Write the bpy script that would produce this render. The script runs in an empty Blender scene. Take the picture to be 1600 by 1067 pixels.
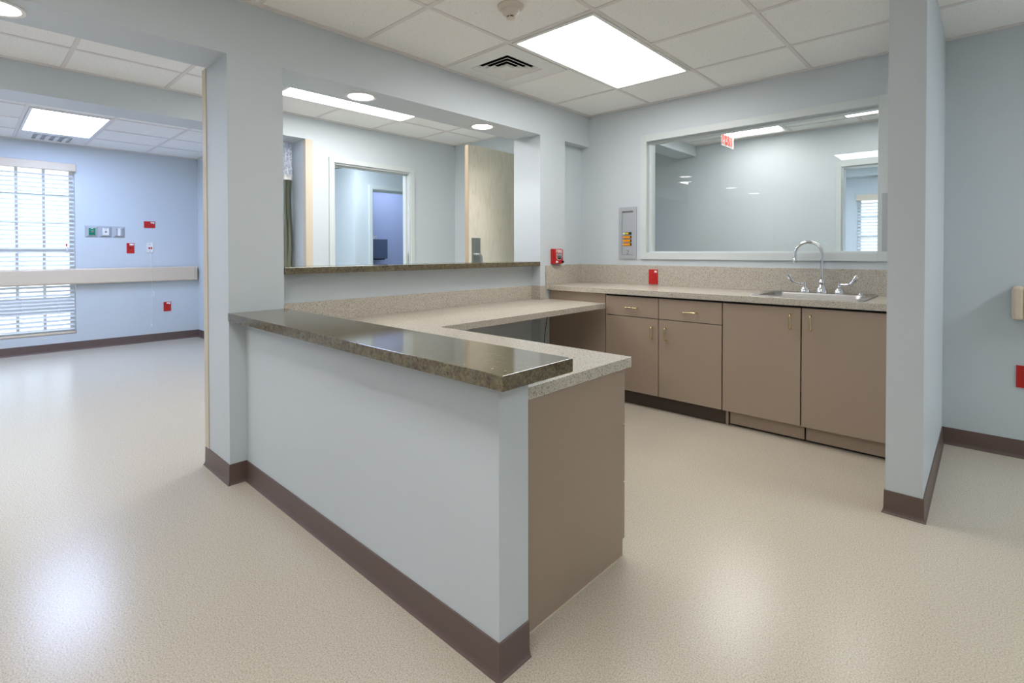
import bpy, bmesh, math, random
from math import pi, sin, cos, radians
from mathutils import Vector, Matrix
random.seed(7)
SC = bpy.context.scene
COL = SC.collection

# ------------------------------------------------------------------ materials
def new_mat(name):
    m = bpy.data.materials.new(name); m.use_nodes = True
    nt = m.node_tree; nt.nodes.clear()
    out = nt.nodes.new('ShaderNodeOutputMaterial')
    return m, nt, out

def N(nt, t, **kw):
    n = nt.nodes.new(t)
    for k, v in kw.items(): setattr(n, k, v)
    return n

def principled(nt, out, col, rough=.5, metal=0., spec=.5):
    b = N(nt, 'ShaderNodeBsdfPrincipled')
    b.inputs['Base Color'].default_value = (*col, 1)
    b.inputs['Roughness'].default_value = rough
    b.inputs['Metallic'].default_value = metal
    b.inputs['Specular IOR Level'].default_value = spec
    nt.links.new(b.outputs[0], out.inputs[0])
    return b

def s2l(r, g, b):
    f = lambda c: (c/12.92 if c <= .04045 else ((c+.055)/1.055)**2.4)
    return (f(r/255), f(g/255), f(b/255))

def coords(nt, scale=1., obj=True):
    tc = N(nt, 'ShaderNodeTexCoord')
    mp = N(nt, 'ShaderNodeMapping')
    nt.links.new(tc.outputs['Object'], mp.inputs[0])
    if isinstance(scale, (int, float)): scale = (scale,)*3
    mp.inputs['Scale'].default_value = scale
    return mp.outputs[0]

def ramp(nt, src, stops, interp='LINEAR'):
    r = N(nt, 'ShaderNodeValToRGB'); r.color_ramp.interpolation = interp
    e = r.color_ramp.elements
    while len(e) > 1: e.remove(e[-1])
    e[0].position = stops[0][0]; e[0].color = (*stops[0][1], 1)
    for p, c in stops[1:]:
        x = e.new(p); x.color = (*c, 1)
    nt.links.new(src, r.inputs[0])
    return r.outputs[0]

def noise(nt, vec, scale, detail=2., rough=.5):
    n = N(nt, 'ShaderNodeTexNoise')
    n.inputs['Scale'].default_value = scale; n.inputs['Detail'].default_value = detail
    n.inputs['Roughness'].default_value = rough
    nt.links.new(vec, n.inputs['Vector'])
    return n.outputs['Fac']

def voronoi(nt, vec, scale, out='Distance', feature='F1'):
    n = N(nt, 'ShaderNodeTexVoronoi'); n.feature = feature
    n.inputs['Scale'].default_value = scale
    nt.links.new(vec, n.inputs['Vector'])
    return n.outputs[out]

def mixc(nt, fac, a, b, mode='MIX'):
    m = N(nt, 'ShaderNodeMix', data_type='RGBA', blend_type=mode)
    for sock, v in ((m.inputs[0], fac), (m.inputs[6], a), (m.inputs[7], b)):
        if isinstance(v, tuple): sock.default_value = (*v, 1)
        elif isinstance(v, (int, float)): sock.default_value = v
        else: nt.links.new(v, sock)
    return m.outputs[2]

def bump(nt, b, h, strength=.2, dist=.002):
    n = N(nt, 'ShaderNodeBump'); n.inputs['Strength'].default_value = strength
    n.inputs['Distance'].default_value = dist
    nt.links.new(h, n.inputs['Height']); nt.links.new(n.outputs[0], b.inputs['Normal'])

def plain(name, col, rough=.5, metal=0., spec=.5, tex=None):
    m, nt, out = new_mat(name)
    b = principled(nt, out, col, rough, metal, spec)
    v = coords(nt)
    h = noise(nt, v, tex or 300., 3.)
    d = tuple(c*.95 for c in col); e = tuple(min(1, c*1.05) for c in col)
    nt.links.new(ramp(nt, h, [(.3, d), (.7, e)]), b.inputs['Base Color'])
    return m

def paint(name, col, rough=.45):
    m, nt, out = new_mat(name)
    b = principled(nt, out, col, rough, 0, .35)
    v = N(nt, 'ShaderNodeNewGeometry').outputs['Position']
    h = noise(nt, v, 160., 3.)
    bump(nt, b, h, .05, .001)
    d = noise(nt, v, 1.3, 2.)
    nt.links.new(ramp(nt, d, [(.3, tuple(c*.985 for c in col)), (.7, tuple(c*1.015 for c in col))]), b.inputs['Base Color'])
    return m

M = {}
M['paint'] = paint('wall_paint', (.585, .635, .668))
M['paint_white'] = paint('frame_paint', (.62, .665, .665), .35)
M['white'] = plain('white_plastic', (.78, .78, .77), .4)
M['offwhite'] = plain('cream_plastic', s2l(212, 196, 174), .4)
M['guard'] = plain('corner_guard_vinyl', s2l(204, 193, 172), .45)
M['brown'] = plain('brown_laminate', s2l(160, 142, 126), .42, 0, .4, 500.)
M['brown_dark'] = plain('brown_rubber_base', s2l(72, 60, 52), .5)
M['base'] = plain('brown_vinyl_base', s2l(100, 83, 77), .42)
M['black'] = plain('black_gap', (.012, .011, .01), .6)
M['chrome'] = plain('chrome', (.82, .83, .85), .07, 1.)
M['steel'] = plain('brushed_steel', (.42, .41, .40), .32, 1.)
M['steel_plate'] = plain('satin_steel', (.50, .53, .51), .35, 1.)
M['brass'] = plain('brass', s2l(226, 213, 165), .2, 1.)
M['grey_metal'] = plain('grey_metal', s2l(178, 182, 188), .4, .2)
M['grey_dark'] = plain('grey_plastic', s2l(120, 122, 122), .4)
M['red'] = plain('red_plastic', (.50, .012, .010), .35)
M['red_fire'] = plain('fire_red', (.48, .012, .014), .3)
M['green'] = plain('green_plastic', s2l(0, 125, 95), .35)
M['dispenser'] = plain('blue_grey_plastic', s2l(95, 105, 130), .3)
M['bluelit_vent'] = plain('bluelit_plastic', s2l(160, 185, 225), .3)  # bluish light on the dispenser side, put into the vent colour
M['cable'] = plain('black_cable', (.02, .02, .02), .5)
M['amber'] = plain('amber_button', s2l(250, 160, 20), .35)
M['lime'] = plain('lime_button', s2l(165, 200, 60), .35)
M['tealdark'] = plain('dark_teal_button', s2l(10, 70, 60), .35)
M['smoke'] = plain('ivory_plastic', s2l(214, 206, 194), .4)
M['tbar'] = plain('ceiling_grid_paint', s2l(224, 220, 218), .45)
M['bluelit_wall'] = paint('bluelit_paint', s2l(185, 195, 222))  # blue of the daylight is put into this wall colour
M['slat'] = plain('white_blind_slat', (.70, .71, .74), .4)

def ceiling_tile():
    m, nt, out = new_mat('acoustic_tile')
    b = principled(nt, out, (.7, .68, .64), .9, 0, .1)
    v = coords(nt)
    a = noise(nt, v, 95., 3., .6)
    c1 = ramp(nt, a, [(.28, s2l(186, 182, 177)), (.36, s2l(241, 241, 239)), (.7, s2l(247, 247, 245))])
    c = noise(nt, v, 260., 2.)
    c2 = ramp(nt, c, [(.3, (.92, .91, .90)), (.5, (1, 1, 1))])
    nt.links.new(mixc(nt, 1., c1, c2, 'MULTIPLY'), b.inputs['Base Color'])
    bump(nt, b, a, .25, .002)
    return m
M['tile'] = ceiling_tile()

def floor_mat():
    m, nt, out = new_mat('sheet_vinyl_floor')
    b = principled(nt, out, (.6, .56, .5), .3, 0, .40)
    v = coords(nt)
    a = noise(nt, v, 210., 2., .6)
    c1 = ramp(nt, a, [(.34, s2l(172, 160, 142)), (.45, s2l(191, 181, 164)), (.56, s2l(198, 189, 173)), (.68, s2l(210, 203, 190))])
    d = noise(nt, v, 60., 3., .6)
    c2 = ramp(nt, d, [(.3, (.96, .955, .95)), (.6, (1, 1, 1))])
    nt.links.new(mixc(nt, 1., c1, c2, 'MULTIPLY'), b.inputs['Base Color'])
    r = noise(nt, v, 35., 2.)
    mr = N(nt, 'ShaderNodeMapRange'); mr.inputs[3].default_value = .215; mr.inputs[4].default_value = .275
    nt.links.new(r, mr.inputs[0]); nt.links.new(mr.outputs[0], b.inputs['Roughness'])
    return m
M['floor'] = floor_mat()

def speckle_laminate():
    m, nt, out = new_mat('speckled_laminate')
    b = principled(nt, out, (.6, .56, .5), .26, 0, .6)
    v = coords(nt)
    a = noise(nt, v, 230., 2., .6)
    c1 = ramp(nt, a, [(.34, s2l(152, 139, 123)), (.43, s2l(182, 173, 157)), (.57, s2l(192, 186, 175)), (.67, s2l(207, 203, 195))])
    vo = voronoi(nt, v, 165.)
    d = noise(nt, v, 130., 1., .5)
    sp = ramp(nt, vo, [(.26, (1, 1, 1)), (.36, (0, 0, 0))])
    sel = ramp(nt, d, [(.50, (0, 0, 0)), (.56, (1, 1, 1))])
    f = mixc(nt, 1., sp, sel, 'MULTIPLY')
    nt.links.new(mixc(nt, f, c1, s2l(104, 90, 76)), b.inputs['Base Color'])
    return m
M['laminate'] = speckle_laminate()

def granite():
    m, nt, out = new_mat('green_brown_granite')
    b = principled(nt, out, (.2, .18, .14), .10, 0, .5)
    v0 = coords(nt)
    wn = N(nt, 'ShaderNodeTexNoise'); wn.inputs['Scale'].default_value = 90.; wn.inputs['Detail'].default_value = 2.
    nt.links.new(v0, wn.inputs['Vector'])
    sc_ = N(nt, 'ShaderNodeVectorMath', operation='SCALE'); sc_.inputs['Scale'].default_value = .012
    nt.links.new(wn.outputs['Color'], sc_.inputs[0])
    ad = N(nt, 'ShaderNodeVectorMath', operation='ADD'); nt.links.new(v0, ad.inputs[0]); nt.links.new(sc_.outputs[0], ad.inputs[1])
    v = ad.outputs[0]
    cell = voronoi(nt, v, 170., 'Color')
    sep = N(nt, 'ShaderNodeSeparateColor'); nt.links.new(cell, sep.inputs[0])
    c1 = ramp(nt, sep.outputs[0], [(0, s2l(70, 56, 45)), (.2, s2l(100, 82, 60)), (.38, s2l(118, 110, 82)), (.6, s2l(92, 78, 66)), (.76, s2l(128, 122, 98)), (.94, s2l(105, 122, 122))], 'CONSTANT')
    n1 = noise(nt, v, 45., 4., .7)
    c2 = ramp(nt, n1, [(.32, s2l(66, 56, 46)), (.5, s2l(112, 102, 78)), (.66, s2l(134, 128, 98))])
    c = mixc(nt, .5, c1, c2)
    c = mixc(nt, 1., c, (.86, .86, .84), 'MULTIPLY')
    n2 = noise(nt, v, 200., 2.)
    c = mixc(nt, ramp(nt, n2, [(.3, (0, 0, 0)), (.36, (1, 1, 1))]), s2l(48, 36, 32), c)
    nt.links.new(c, b.inputs['Base Color'])
    return m
M['granite'] = granite()

def wood():
    m, nt, out = new_mat('birch_veneer')
    b = principled(nt, out, (.6, .5, .35), .38, 0, .4)
    v = coords(nt, (1, 7., .7))
    n = N(nt, 'ShaderNodeTexNoise'); n.inputs['Scale'].default_value = 1.6; n.inputs['Detail'].default_value = 2.; n.inputs['Distortion'].default_value = .6
    nt.links.new(v, n.inputs['Vector'])
    k = N(nt, 'ShaderNodeMath', operation='MULTIPLY'); k.inputs[1].default_value = 45.
    nt.links.new(n.outputs['Fac'], k.inputs[0])
    sn = N(nt, 'ShaderNodeMath', operation='SINE'); nt.links.new(k.outputs[0], sn.inputs[0])
    h = N(nt, 'ShaderNodeMath', operation='MULTIPLY_ADD'); h.inputs[1].default_value = .5; h.inputs[2].default_value = .5
    nt.links.new(sn.outputs[0], h.inputs[0])
    c1 = ramp(nt, h.outputs[0], [(0, s2l(247, 240, 221)), (.6, s2l(249, 242, 224)), (1, s2l(241, 232, 208))])
    v2 = coords(nt, (40, 40, 1.5))
    c2 = ramp(nt, noise(nt, v2, 6., 2.), [(.35, (.97, .965, .955)), (.6, (1, 1, 1))])
    nt.links.new(mixc(nt, 1., c1, c2, 'MULTIPLY'), b.inputs['Base Color'])
    return m
M['wood'] = wood()

def emission(name, col, strength, axis=None, period=.19):
    m, nt, out = new_mat(name)
    e = N(nt, 'ShaderNodeEmission'); e.inputs[0].default_value = (*col, 1); e.inputs[1].default_value = strength
    if axis is not None:
        tc = N(nt, 'ShaderNodeTexCoord'); sp = N(nt, 'ShaderNodeSeparateXYZ')
        nt.links.new(tc.outputs['Object'], sp.inputs[0])
        k = N(nt, 'ShaderNodeMath', operation='MULTIPLY'); k.inputs[1].default_value = 2*pi/period
        nt.links.new(sp.outputs[axis], k.inputs[0])
        c = N(nt, 'ShaderNodeMath', operation='COSINE'); nt.links.new(k.outputs[0], c.inputs[0])
        a = N(nt, 'ShaderNodeMath', operation='MULTIPLY_ADD')
        a.inputs[1].default_value = strength*.2; a.inputs[2].default_value = strength
        nt.links.new(c.outputs[0], a.inputs[0]); nt.links.new(a.outputs[0], e.inputs[1])
    nt.links.new(e.outputs[0], out.inputs[0])
    return m
WARM = (1., .985, .975); COOL = (.53, .66, 1.); FRESH = (.86, .93, 1.)
LIGHT = 11.
M['lens_x'] = emission('troffer_lens_along_y', WARM, LIGHT, 0)
M['lens_y'] = emission('troffer_lens_along_x', WARM, LIGHT, 1)
M['lens_cool'] = emission('daylight_troffer_lens', COOL, 23., 1)
M['side_fill'] = emission('side_fill_lens', FRESH, 20., 0)
M['lens_next'] = emission('next_room_lens', WARM, 9.5, 0)
M['lobby_fill'] = emission('lobby_fill_lens', (.80, .91, 1.), 18., 0)
M['lens_far'] = emission('hall_lens', WARM, 14., 0)
M['lamp'] = emission('downlight_lamp', WARM, 9.)
M['exit_red'] = emission('exit_letter', (1., .10, .06), 1.6)

def glass(name, tint=(.93, .96, .95)):
    m, nt, out = new_mat(name)
    t = N(nt, 'ShaderNodeBsdfTransparent'); t.inputs[0].default_value = (*tint, 1)
    g = N(nt, 'ShaderNodeBsdfGlossy'); g.inputs['Roughness'].default_value = .0
    lw = N(nt, 'ShaderNodeLayerWeight'); lw.inputs[0].default_value = .5
    p = N(nt, 'ShaderNodeMath', operation='POWER'); p.inputs[1].default_value = 5.
    nt.links.new(lw.outputs['Facing'], p.inputs[0])
    ma = N(nt, 'ShaderNodeMath', operation='MULTIPLY_ADD'); ma.inputs[1].default_value = .9; ma.inputs[2].default_value = .045
    nt.links.new(p.outputs[0], ma.inputs[0])
    mx = N(nt, 'ShaderNodeMixShader')
    nt.links.new(ma.outputs[0], mx.inputs[0]); nt.links.new(t.outputs[0], mx.inputs[1]); nt.links.new(g.outputs[0], mx.inputs[2])
    nt.links.new(mx.outputs[0], out.inputs[0])
    return m
M['glass'] = glass('window_glass', (.955, .975, .965))
def acrylic():
    m, nt, out = new_mat('clear_acrylic')
    t = N(nt, 'ShaderNodeBsdfTransparent'); d = N(nt, 'ShaderNodeBsdfDiffuse'); d.inputs[0].default_value = (.85, .85, .85, 1)
    mx = N(nt, 'ShaderNodeMixShader'); mx.inputs[0].default_value = .16
    nt.links.new(t.outputs[0], mx.inputs[1]); nt.links.new(d.outputs[0], mx.inputs[2]); nt.links.new(mx.outputs[0], out.inputs[0])
    return m
M['acrylic'] = acrylic()

def fabric():
    m, nt, out = new_mat('olive_satin_curtain')
    b = principled(nt, out, s2l(90, 96, 80), .35, 0, .5)
    v = coords(nt, (40, 40, 1.))
    w = noise(nt, v, 1., 2.)
    nt.links.new(ramp(nt, w, [(.35, s2l(70, 76, 60)), (.6, s2l(122, 128, 108))]), b.inputs['Base Color'])
    b.inputs['Sheen Weight'].default_value = .3
    return m
M['fabric'] = fabric()

def netting():
    m, nt, out = new_mat('curtain_netting')
    d = N(nt, 'ShaderNodeBsdfDiffuse'); d.inputs[0].default_value = (.75, .78, .85, 1)
    t = N(nt, 'ShaderNodeBsdfTransparent')
    v = coords(nt)
    f = ramp(nt, voronoi(nt, v, 70.), [(.42, (0, 0, 0)), (.5, (1, 1, 1))])
    mx = N(nt, 'ShaderNodeMixShader'); nt.links.new(f, mx.inputs[0])
    nt.links.new(t.outputs[0], mx.inputs[1]); nt.links.new(d.outputs[0], mx.inputs[2])
    nt.links.new(mx.outputs[0], out.inputs[0])
    return m
M['net'] = netting()

# ------------------------------------------------------------------ mesh builder
class MB:
    def __init__(s): s.bm = bmesh.new()
    def box(s, x0, x1, y0, y1, z0, z1):
        x0, x1 = sorted((x0, x1)); y0, y1 = sorted((y0, y1)); z0, z1 = sorted((z0, z1))
        v = [s.bm.verts.new(p) for p in ((x0,y0,z0),(x1,y0,z0),(x1,y1,z0),(x0,y1,z0),(x0,y0,z1),(x1,y0,z1),(x1,y1,z1),(x0,y1,z1))]
        for f in ((0,3,2,1),(4,5,6,7),(0,1,5,4),(1,2,6,5),(2,3,7,6),(3,0,4,7)): s.bm.faces.new([v[i] for i in f])
        return s
    def prism(s, poly, a0, a1, axis='z'):
        # poly in the two other axes, in order: z->(x,y)  y->(x,z)  x->(y,z)
        def P(p, a): return (p[0], p[1], a) if axis == 'z' else ((p[0], a, p[1]) if axis == 'y' else (a, p[0], p[1]))
        b = [s.bm.verts.new(P(p, a0)) for p in poly]; t = [s.bm.verts.new(P(p, a1)) for p in poly]
        s.bm.faces.new(list(reversed(b))); s.bm.faces.new(t)
        n = len(poly)
        for i in range(n): s.bm.faces.new((b[i], b[(i+1) % n], t[(i+1) % n], t[i]))
        return s
    def lathe(s, prof, c, axis='z', n=32):
        # prof: list of (r, h) ; revolved about axis through c
        rings = []
        for r, h in prof:
            ring = []
            for i in range(n):
                a = 2*pi*i/n; u, w = r*cos(a), r*sin(a)
                p = {'z': (u, w, h), 'x': (h, u, w), 'y': (u, h, w)}[axis]
                ring.append(s.bm.verts.new((c[0]+p[0], c[1]+p[1], c[2]+p[2])))
            rings.append(ring)
        for a, b in zip(rings, rings[1:]):
            for i in range(n): s.bm.faces.new((a[i], a[(i+1) % n], b[(i+1) % n], b[i]))
        s.bm.faces.new(rings[0]); s.bm.faces.new(rings[-1])
        return s
    def tube(s, pts, r, n=10):
        pts = [Vector(p) for p in pts]
        rs = r if isinstance(r, (list, tuple)) else [r]*len(pts)
        up = Vector((.12, .31, .94)); prev = None
        for i, p in enumerate(pts):
            t = (pts[min(i+1, len(pts)-1)]-pts[max(i-1, 0)]).normalized()
            if prev is None: a = t.cross(up).normalized()
            else:
                a = (prev - t*prev.dot(t)).normalized()
            prev = a; b = t.cross(a)
            ring = [s.bm.verts.new(p+(a*cos(2*pi*k/n)+b*sin(2*pi*k/n))*rs[i]) for k in range(n)]
            if i:
                for k in range(n): s.bm.faces.new((last[k], last[(k+1) % n], ring[(k+1) % n], ring[k]))
            else: s.bm.faces.new(ring)
            last = ring
        s.bm.faces.new(last)
        return s
    def quad(s, *p):
        s.bm.faces.new([s.bm.verts.new(q) for q in p]); return s
    def build(s, name, mat, parent=None, bevel=0., smooth=False, seg=2):
        bmesh.ops.recalc_face_normals(s.bm, faces=s.bm.faces)
        vs = s.bm.verts
        lo = [min(v.co[i] for v in vs) for i in range(3)]; hi = [max(v.co[i] for v in vs) for i in range(3)]
        c = Vector(((lo[0]+hi[0])/2, (lo[1]+hi[1])/2, lo[2]))
        for v in vs: v.co -= c
        me = bpy.data.meshes.new(name); s.bm.to_mesh(me); s.bm.free()
        o = bpy.data.objects.new(name, me); COL.objects.link(o)
        me.materials.append(M[mat])
        if parent is not None:
            o.parent = parent; o.location = c - wloc(parent)
        else: o.location = c
        if smooth:
            for p in me.polygons: p.use_smooth = True
            try: me.set_sharp_from_angle(angle=radians(40))
            except Exception: pass
        if bevel:
            md = o.modifiers.new('bevel', 'BEVEL'); md.width = bevel; md.segments = seg; md.limit_method = 'ANGLE'
            md.harden_normals = False
        return o

def wloc(o):
    v = Vector(o.location)
    while o.parent is not None: o = o.parent; v += o.location
    return v

def tag(o, label, cat=None, group=None, kind=None):
    o['label'] = label
    if cat: o['category'] = cat
    if group: o['group'] = group
    if kind: o['kind'] = kind
    return o
def thing(name, label, cat, loc, group=None):
    o = bpy.data.objects.new(name, None); COL.objects.link(o); o.location = loc; o.empty_display_size = .1
    return tag(o, label, cat, group)
def struct(mb, name, mat, label, cat, bevel=0.):
    return tag(mb.build(name, mat, None, bevel), label, cat, None, 'structure')
def copy_thing(root, delta, label):
    r = root.copy(); COL.objects.link(r); r.location = root.location + Vector(delta); r['label'] = label
    def rec(a, b):
        for ch in list(a.children):
            c = ch.copy(); COL.objects.link(c); c.parent = b; rec(ch, c)
    rec(root, r)
    return r

def text_mesh(name, body, size, mat, parent, origin, xdir, ydir, depth=.001, bold=.0, fit=None, space=1.):
    cu = bpy.data.curves.new(name, 'FONT'); cu.body = body; cu.size = size; cu.extrude = depth
    cu.align_x = 'CENTER'; cu.align_y = 'CENTER'; cu.offset = bold; cu.space_character = space
    tmp = bpy.data.objects.new(name+'_src', cu)
    COL.objects.link(tmp); bpy.context.view_layer.update()
    me = bpy.data.meshes.new_from_object(tmp.evaluated_get(bpy.context.evaluated_depsgraph_get()))
    COL.objects.unlink(tmp); bpy.data.objects.remove(tmp)
    xd = Vector(xdir); yd = Vector(ydir); zd = xd.cross(yd)
    if fit:
        xs = [v.co.x for v in me.vertices]; ys = [v.co.y for v in me.vertices]
        sx = fit[0]/(max(xs)-min(xs)); sy = fit[1]/(max(ys)-min(ys)); mx = (max(xs)+min(xs))/2; my = (max(ys)+min(ys))/2
        for v in me.vertices: v.co.x = (v.co.x-mx)*sx; v.co.y = (v.co.y-my)*sy
    for v in me.vertices: v.co = xd*v.co.x+yd*v.co.y+zd*v.co.z
    me.materials.clear(); me.materials.append(M[mat])
    o = bpy.data.objects.new(name, me); COL.objects.link(o)
    o.parent = parent; o.location = Vector(origin)-wloc(parent)
    return o

# ------------------------------------------------------------------ key dimensions
ZC = 2.44
XA = -2.77; XA2 = -2.868; XAB = -3.07        # counter-side wall with the serving opening
YB = 4.05                                     # wall with the viewing window
XE = -4.70; XE2 = -5.03; YD = 2.215           # hall wall and beam
XC = -7.95                                    # far room window wall
ZH = 2.15

# ------------------------------------------------------------------ shell
struct(MB().box(-9.2, 3.6, -4.1, 10.2, -.1, 0), 'floor', 'floor', 'speckled beige sheet vinyl floor running through all rooms', 'floor')

def slab_with_hole(x0, x1, y0, y1, hole=None, z0=ZC, z1=ZC+.12):
    b = MB()
    if hole:
        hx0, hx1, hy0, hy1 = hole
        b.box(x0, hx0, y0, y1, z0, z1).box(hx1, x1, y0, y1, z0, z1).box(hx0, hx1, y0, hy0, z0, z1).box(hx0, hx1, hy1, y1, z0, z1)
    else: b.box(x0, x1, y0, y1, z0, z1)
    return b
DH = (-2.632, -2.272, 2.405, 2.765)
struct(slab_with_hole(-2.92, 3.6, -4.1, 4.11, DH), 'ceiling', 'tile', 'speckled acoustic tile ceiling over the room with the counter', 'ceiling')
struct(slab_with_hole(-4.76, -2.92, -4.1, 4.11), 'ceiling_hall', 'tile', 'acoustic tile ceiling over the hall behind the serving opening', 'ceiling')
struct(slab_with_hole(-9.2, -4.76, -4.1, 2.27), 'ceiling_far', 'tile', 'acoustic tile ceiling over the far room with the window blind', 'ceiling')
struct(slab_with_hole(-9.2, -4.76, 2.27, 10.2), 'ceiling_vestibule', 'tile', 'ceiling over the rooms behind the white doorway', 'ceiling')
struct(slab_with_hole(-4.76, 3.6, 4.11, 10.2), 'ceiling_next', 'tile', 'acoustic tile ceiling over the room behind the viewing window', 'ceiling')

wl = MB()
wl.box(XAB, XA2, 1.18, 3.33, 0, 1.043)        # low wall
struct(wl, 'wall_left', 'paint', 'low blue-grey wall under the granite sill of the serving opening', 'wall')
struct(MB().box(-3.13, XA, .905, 1.18, 0, ZH), 'wall_left_pier', 'paint', 'blue-grey pier between the wide hall opening and the serving opening', 'wall')
struct(MB().box(XAB, XA, -1.5, YB, ZH, ZC), 'wall_left_header', 'paint', 'blue-grey header with round downlights over the serving opening', 'wall')
struct(MB().box(XAB, XA, 3.33, 3.675, 0, ZH), 'wall_left_end', 'paint', 'blue-grey pier that carries the red fire alarm', 'wall')
struct(MB().box(XAB, XA2+.01, 3.675, YB, 0, ZH), 'wall_left_recess', 'paint', 'shallow wall recess in the corner beside the red fire alarm', 'wall')
struct(MB().box(XAB, XA, -4.0, -1.5, 0, ZC), 'wall_left_front', 'paint', 'wall left of the wide hall opening, outside the view', 'wall')
wb = MB()
WX0, WX1, WZ0, WZ1 = -2.165, -.525, 1.155, 2.112
wb.box(XE, WX0, YB, YB+.12, 0, ZC).box(WX1, 3.5, YB, YB+.12, 0, ZC).box(WX0, WX1, YB, YB+.12, 0, WZ0).box(WX0, WX1, YB, YB+.12, WZ1, ZC)
struct(wb, 'wall_back', 'paint', 'pale blue-grey wall with the viewing window above the sink', 'wall')
SX0, SX1, SY = -.328, -.197, 2.80
struct(MB().box(SX0, SX1, SY, YB, 0, ZC), 'wall_right', 'paint', 'short stub wall at the right end of the sink counter', 'wall')
struct(MB().box(3.5, 3.6, -4.1, 4.17, 0, ZC), 'wall_east', 'paint', 'side wall of the room with the counter, right of the frame', 'wall')
struct(MB().box(-9.2, 3.6, -4.1, -4.0, 0, ZC), 'wall_front', 'paint', 'wall behind the viewpoint', 'wall')
struct(MB().box(-2.77, -.965, .985, 1.105, 0, .82), 'wall_counter', 'paint', 'white-grey half wall under the granite ledge', 'wall')
# hall
D1 = (2.49, 3.40, 2.04)
we = MB()
we.box(XE-.12, XE, YD, D1[0], 0, ZC).box(XE-.12, XE, D1[1], YB+.12, 0, ZC).box(XE-.12, XE, D1[0], D1[1], D1[2], ZC)
struct(we, 'wall_hall', 'paint', 'hall wall with the white framed doorway', 'wall')
struct(MB().box(XE2, XE, -4.0, YD, 2.228, ZC), 'wall_beam', 'paint', 'dropped beam between the hall and the far room', 'beam')
FW = (-.13, .928, .20, 2.19)                  # far window opening
wf = MB()
wf.box(XC-.15, XC, -4.0, FW[0], 0, ZC).box(XC-.15, XC, FW[1], YD+.12, 0, ZC).box(XC-.15, XC, FW[0], FW[1], 0, FW[2]).box(XC-.15, XC, FW[0], FW[1], FW[3], ZC)
struct(wf, 'wall_far', 'paint', 'far room wall with the window and the bumper rail', 'wall')
struct(MB().box(XC, XE-.12, YD, YD+.12, 0, ZC), 'wall_far_right', 'paint', 'side wall of the far room beside the corner', 'wall')
# rooms behind the white doorway
wv = MB()
V2 = (3.86, 4.75, 2.03)
wv.box(-6.34, -6.22, 3.6, V2[0], 0, ZC).box(-6.34, -6.22, V2[1], 6.0, 0, ZC).box(-6.34, -6.22, V2[0], V2[1], V2[2], ZC)
wv.box(-9.1, -6.34, 3.6, 3.72, 0, ZC)
wv.box(-9.2, -9.1, YD+.12, 6.0, 0, ZC).box(-9.1, XE-.12, 6.0, 6.12, 0, ZC).box(XE-.12, XE, YB+.12, 6.12, 0, ZC)
struct(wv, 'wall_vestibule', 'paint', 'white-lit walls seen through the white doorway', 'wall')
struct(MB().box(-7.6, -7.5, 3.72, 6.0, 0, ZC), 'wall_washroom', 'bluelit_wall', 'wall coloured with blue daylight at the end of the view through the two doorways', 'wall')
# room behind the viewing window
YG = 6.05
D3 = (-1.085, -.155, 2.015)
wg = MB()
wg.box(-4.76, D3[0], YG, YG+.12, 0, ZC).box(D3[1], 3.5, YG, YG+.12, 0, ZC).box(D3[0], D3[1], YG, YG+.12, D3[2], ZC)
wg.box(-4.3, -4.2, YB+.12, YG, 0, ZC).box(1.6, 1.7, YB+.12, YG, 0, ZC)
wg.box(-2.83, -2.59, YB+.12, YG, 2.31, ZC)
struct(wg, 'wall_next', 'paint', 'wall of the room behind the viewing window', 'wall')
YH = 9.6
HW = (-1.52, -.35, .75, 2.03)
wh = MB()
wh.box(-3.1, HW[0], YH, YH+.15, 0, ZC).box(HW[1], 1.7, YH, YH+.15, 0, ZC).box(HW[0], HW[1], YH, YH+.15, 0, HW[2]).box(HW[0], HW[1], YH, YH+.15, HW[3], ZC)
wh.box(-3.1, -3.0, YG+.12, YH, 0, ZC).box(1.6, 1.7, YG+.12, YH, 0, ZC)
wh.box(-3.0, 1.6, YH-.25, YH, 2.31, ZC)
struct(wh, 'wall_end', 'paint', 'window wall of the room seen through the second doorway', 'wall')

# ------------------------------------------------------------------ baseboards (coved toe)
def base_loop(name, pts, label):
    """continuous mitred base along a polyline, outward side on the right of travel"""
    b = MB(); h = .1016
    prof = [(0.0, 0), (.013, 0), (.0125, .003), (.009, .008), (.006, .018), (.0045, h-.002), (.003, h), (0, h)]
    n = len(pts); rings = []
    for i, p in enumerate(pts):
        p = Vector(p)
        d1 = (p-Vector(pts[i-1])).normalized() if i else None
        d2 = (Vector(pts[i+1])-p).normalized() if i < n-1 else None
        n1 = Vector((d1.y, -d1.x)) if d1 else None; n2 = Vector((d2.y, -d2.x)) if d2 else None
        if n1 is None: off = n2
        elif n2 is None: off = n1
        else:
            off = (n1+n2); off = off/(1+n1.dot(n2))
        rings.append([b.bm.verts.new((p.x+off.x*q[0], p.y+off.y*q[0], q[1])) for q in prof])
    for a, c in zip(rings, rings[1:]):
        for k in range(len(prof)-1): b.bm.faces.new((a[k], c[k], c[k+1], a[k+1]))
    b.bm.faces.new(rings[0]); b.bm.faces.new(rings[-1])
    return struct(b, name, 'base', label, 'baseboard')
base_loop('baseboard_counter', [(-3.13, 1.18), (-3.13, .905), (XA, .905), (XA, .985), (-.965, .985), (-.965, 1.105)], 'brown coved base around the pier and the half wall')
base_loop('baseboard_right', [(SX0, 2.93), (SX0, SY), (SX1, SY), (SX1, YB), (3.5, YB)], 'brown coved base around the stub wall and right wall')
base_loop('baseboard_far', [(XC, -4.0), (XC, YD), (XE-.0, YD), (XE, D1[0]-.05)], 'brown coved base along the far room walls')
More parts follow.
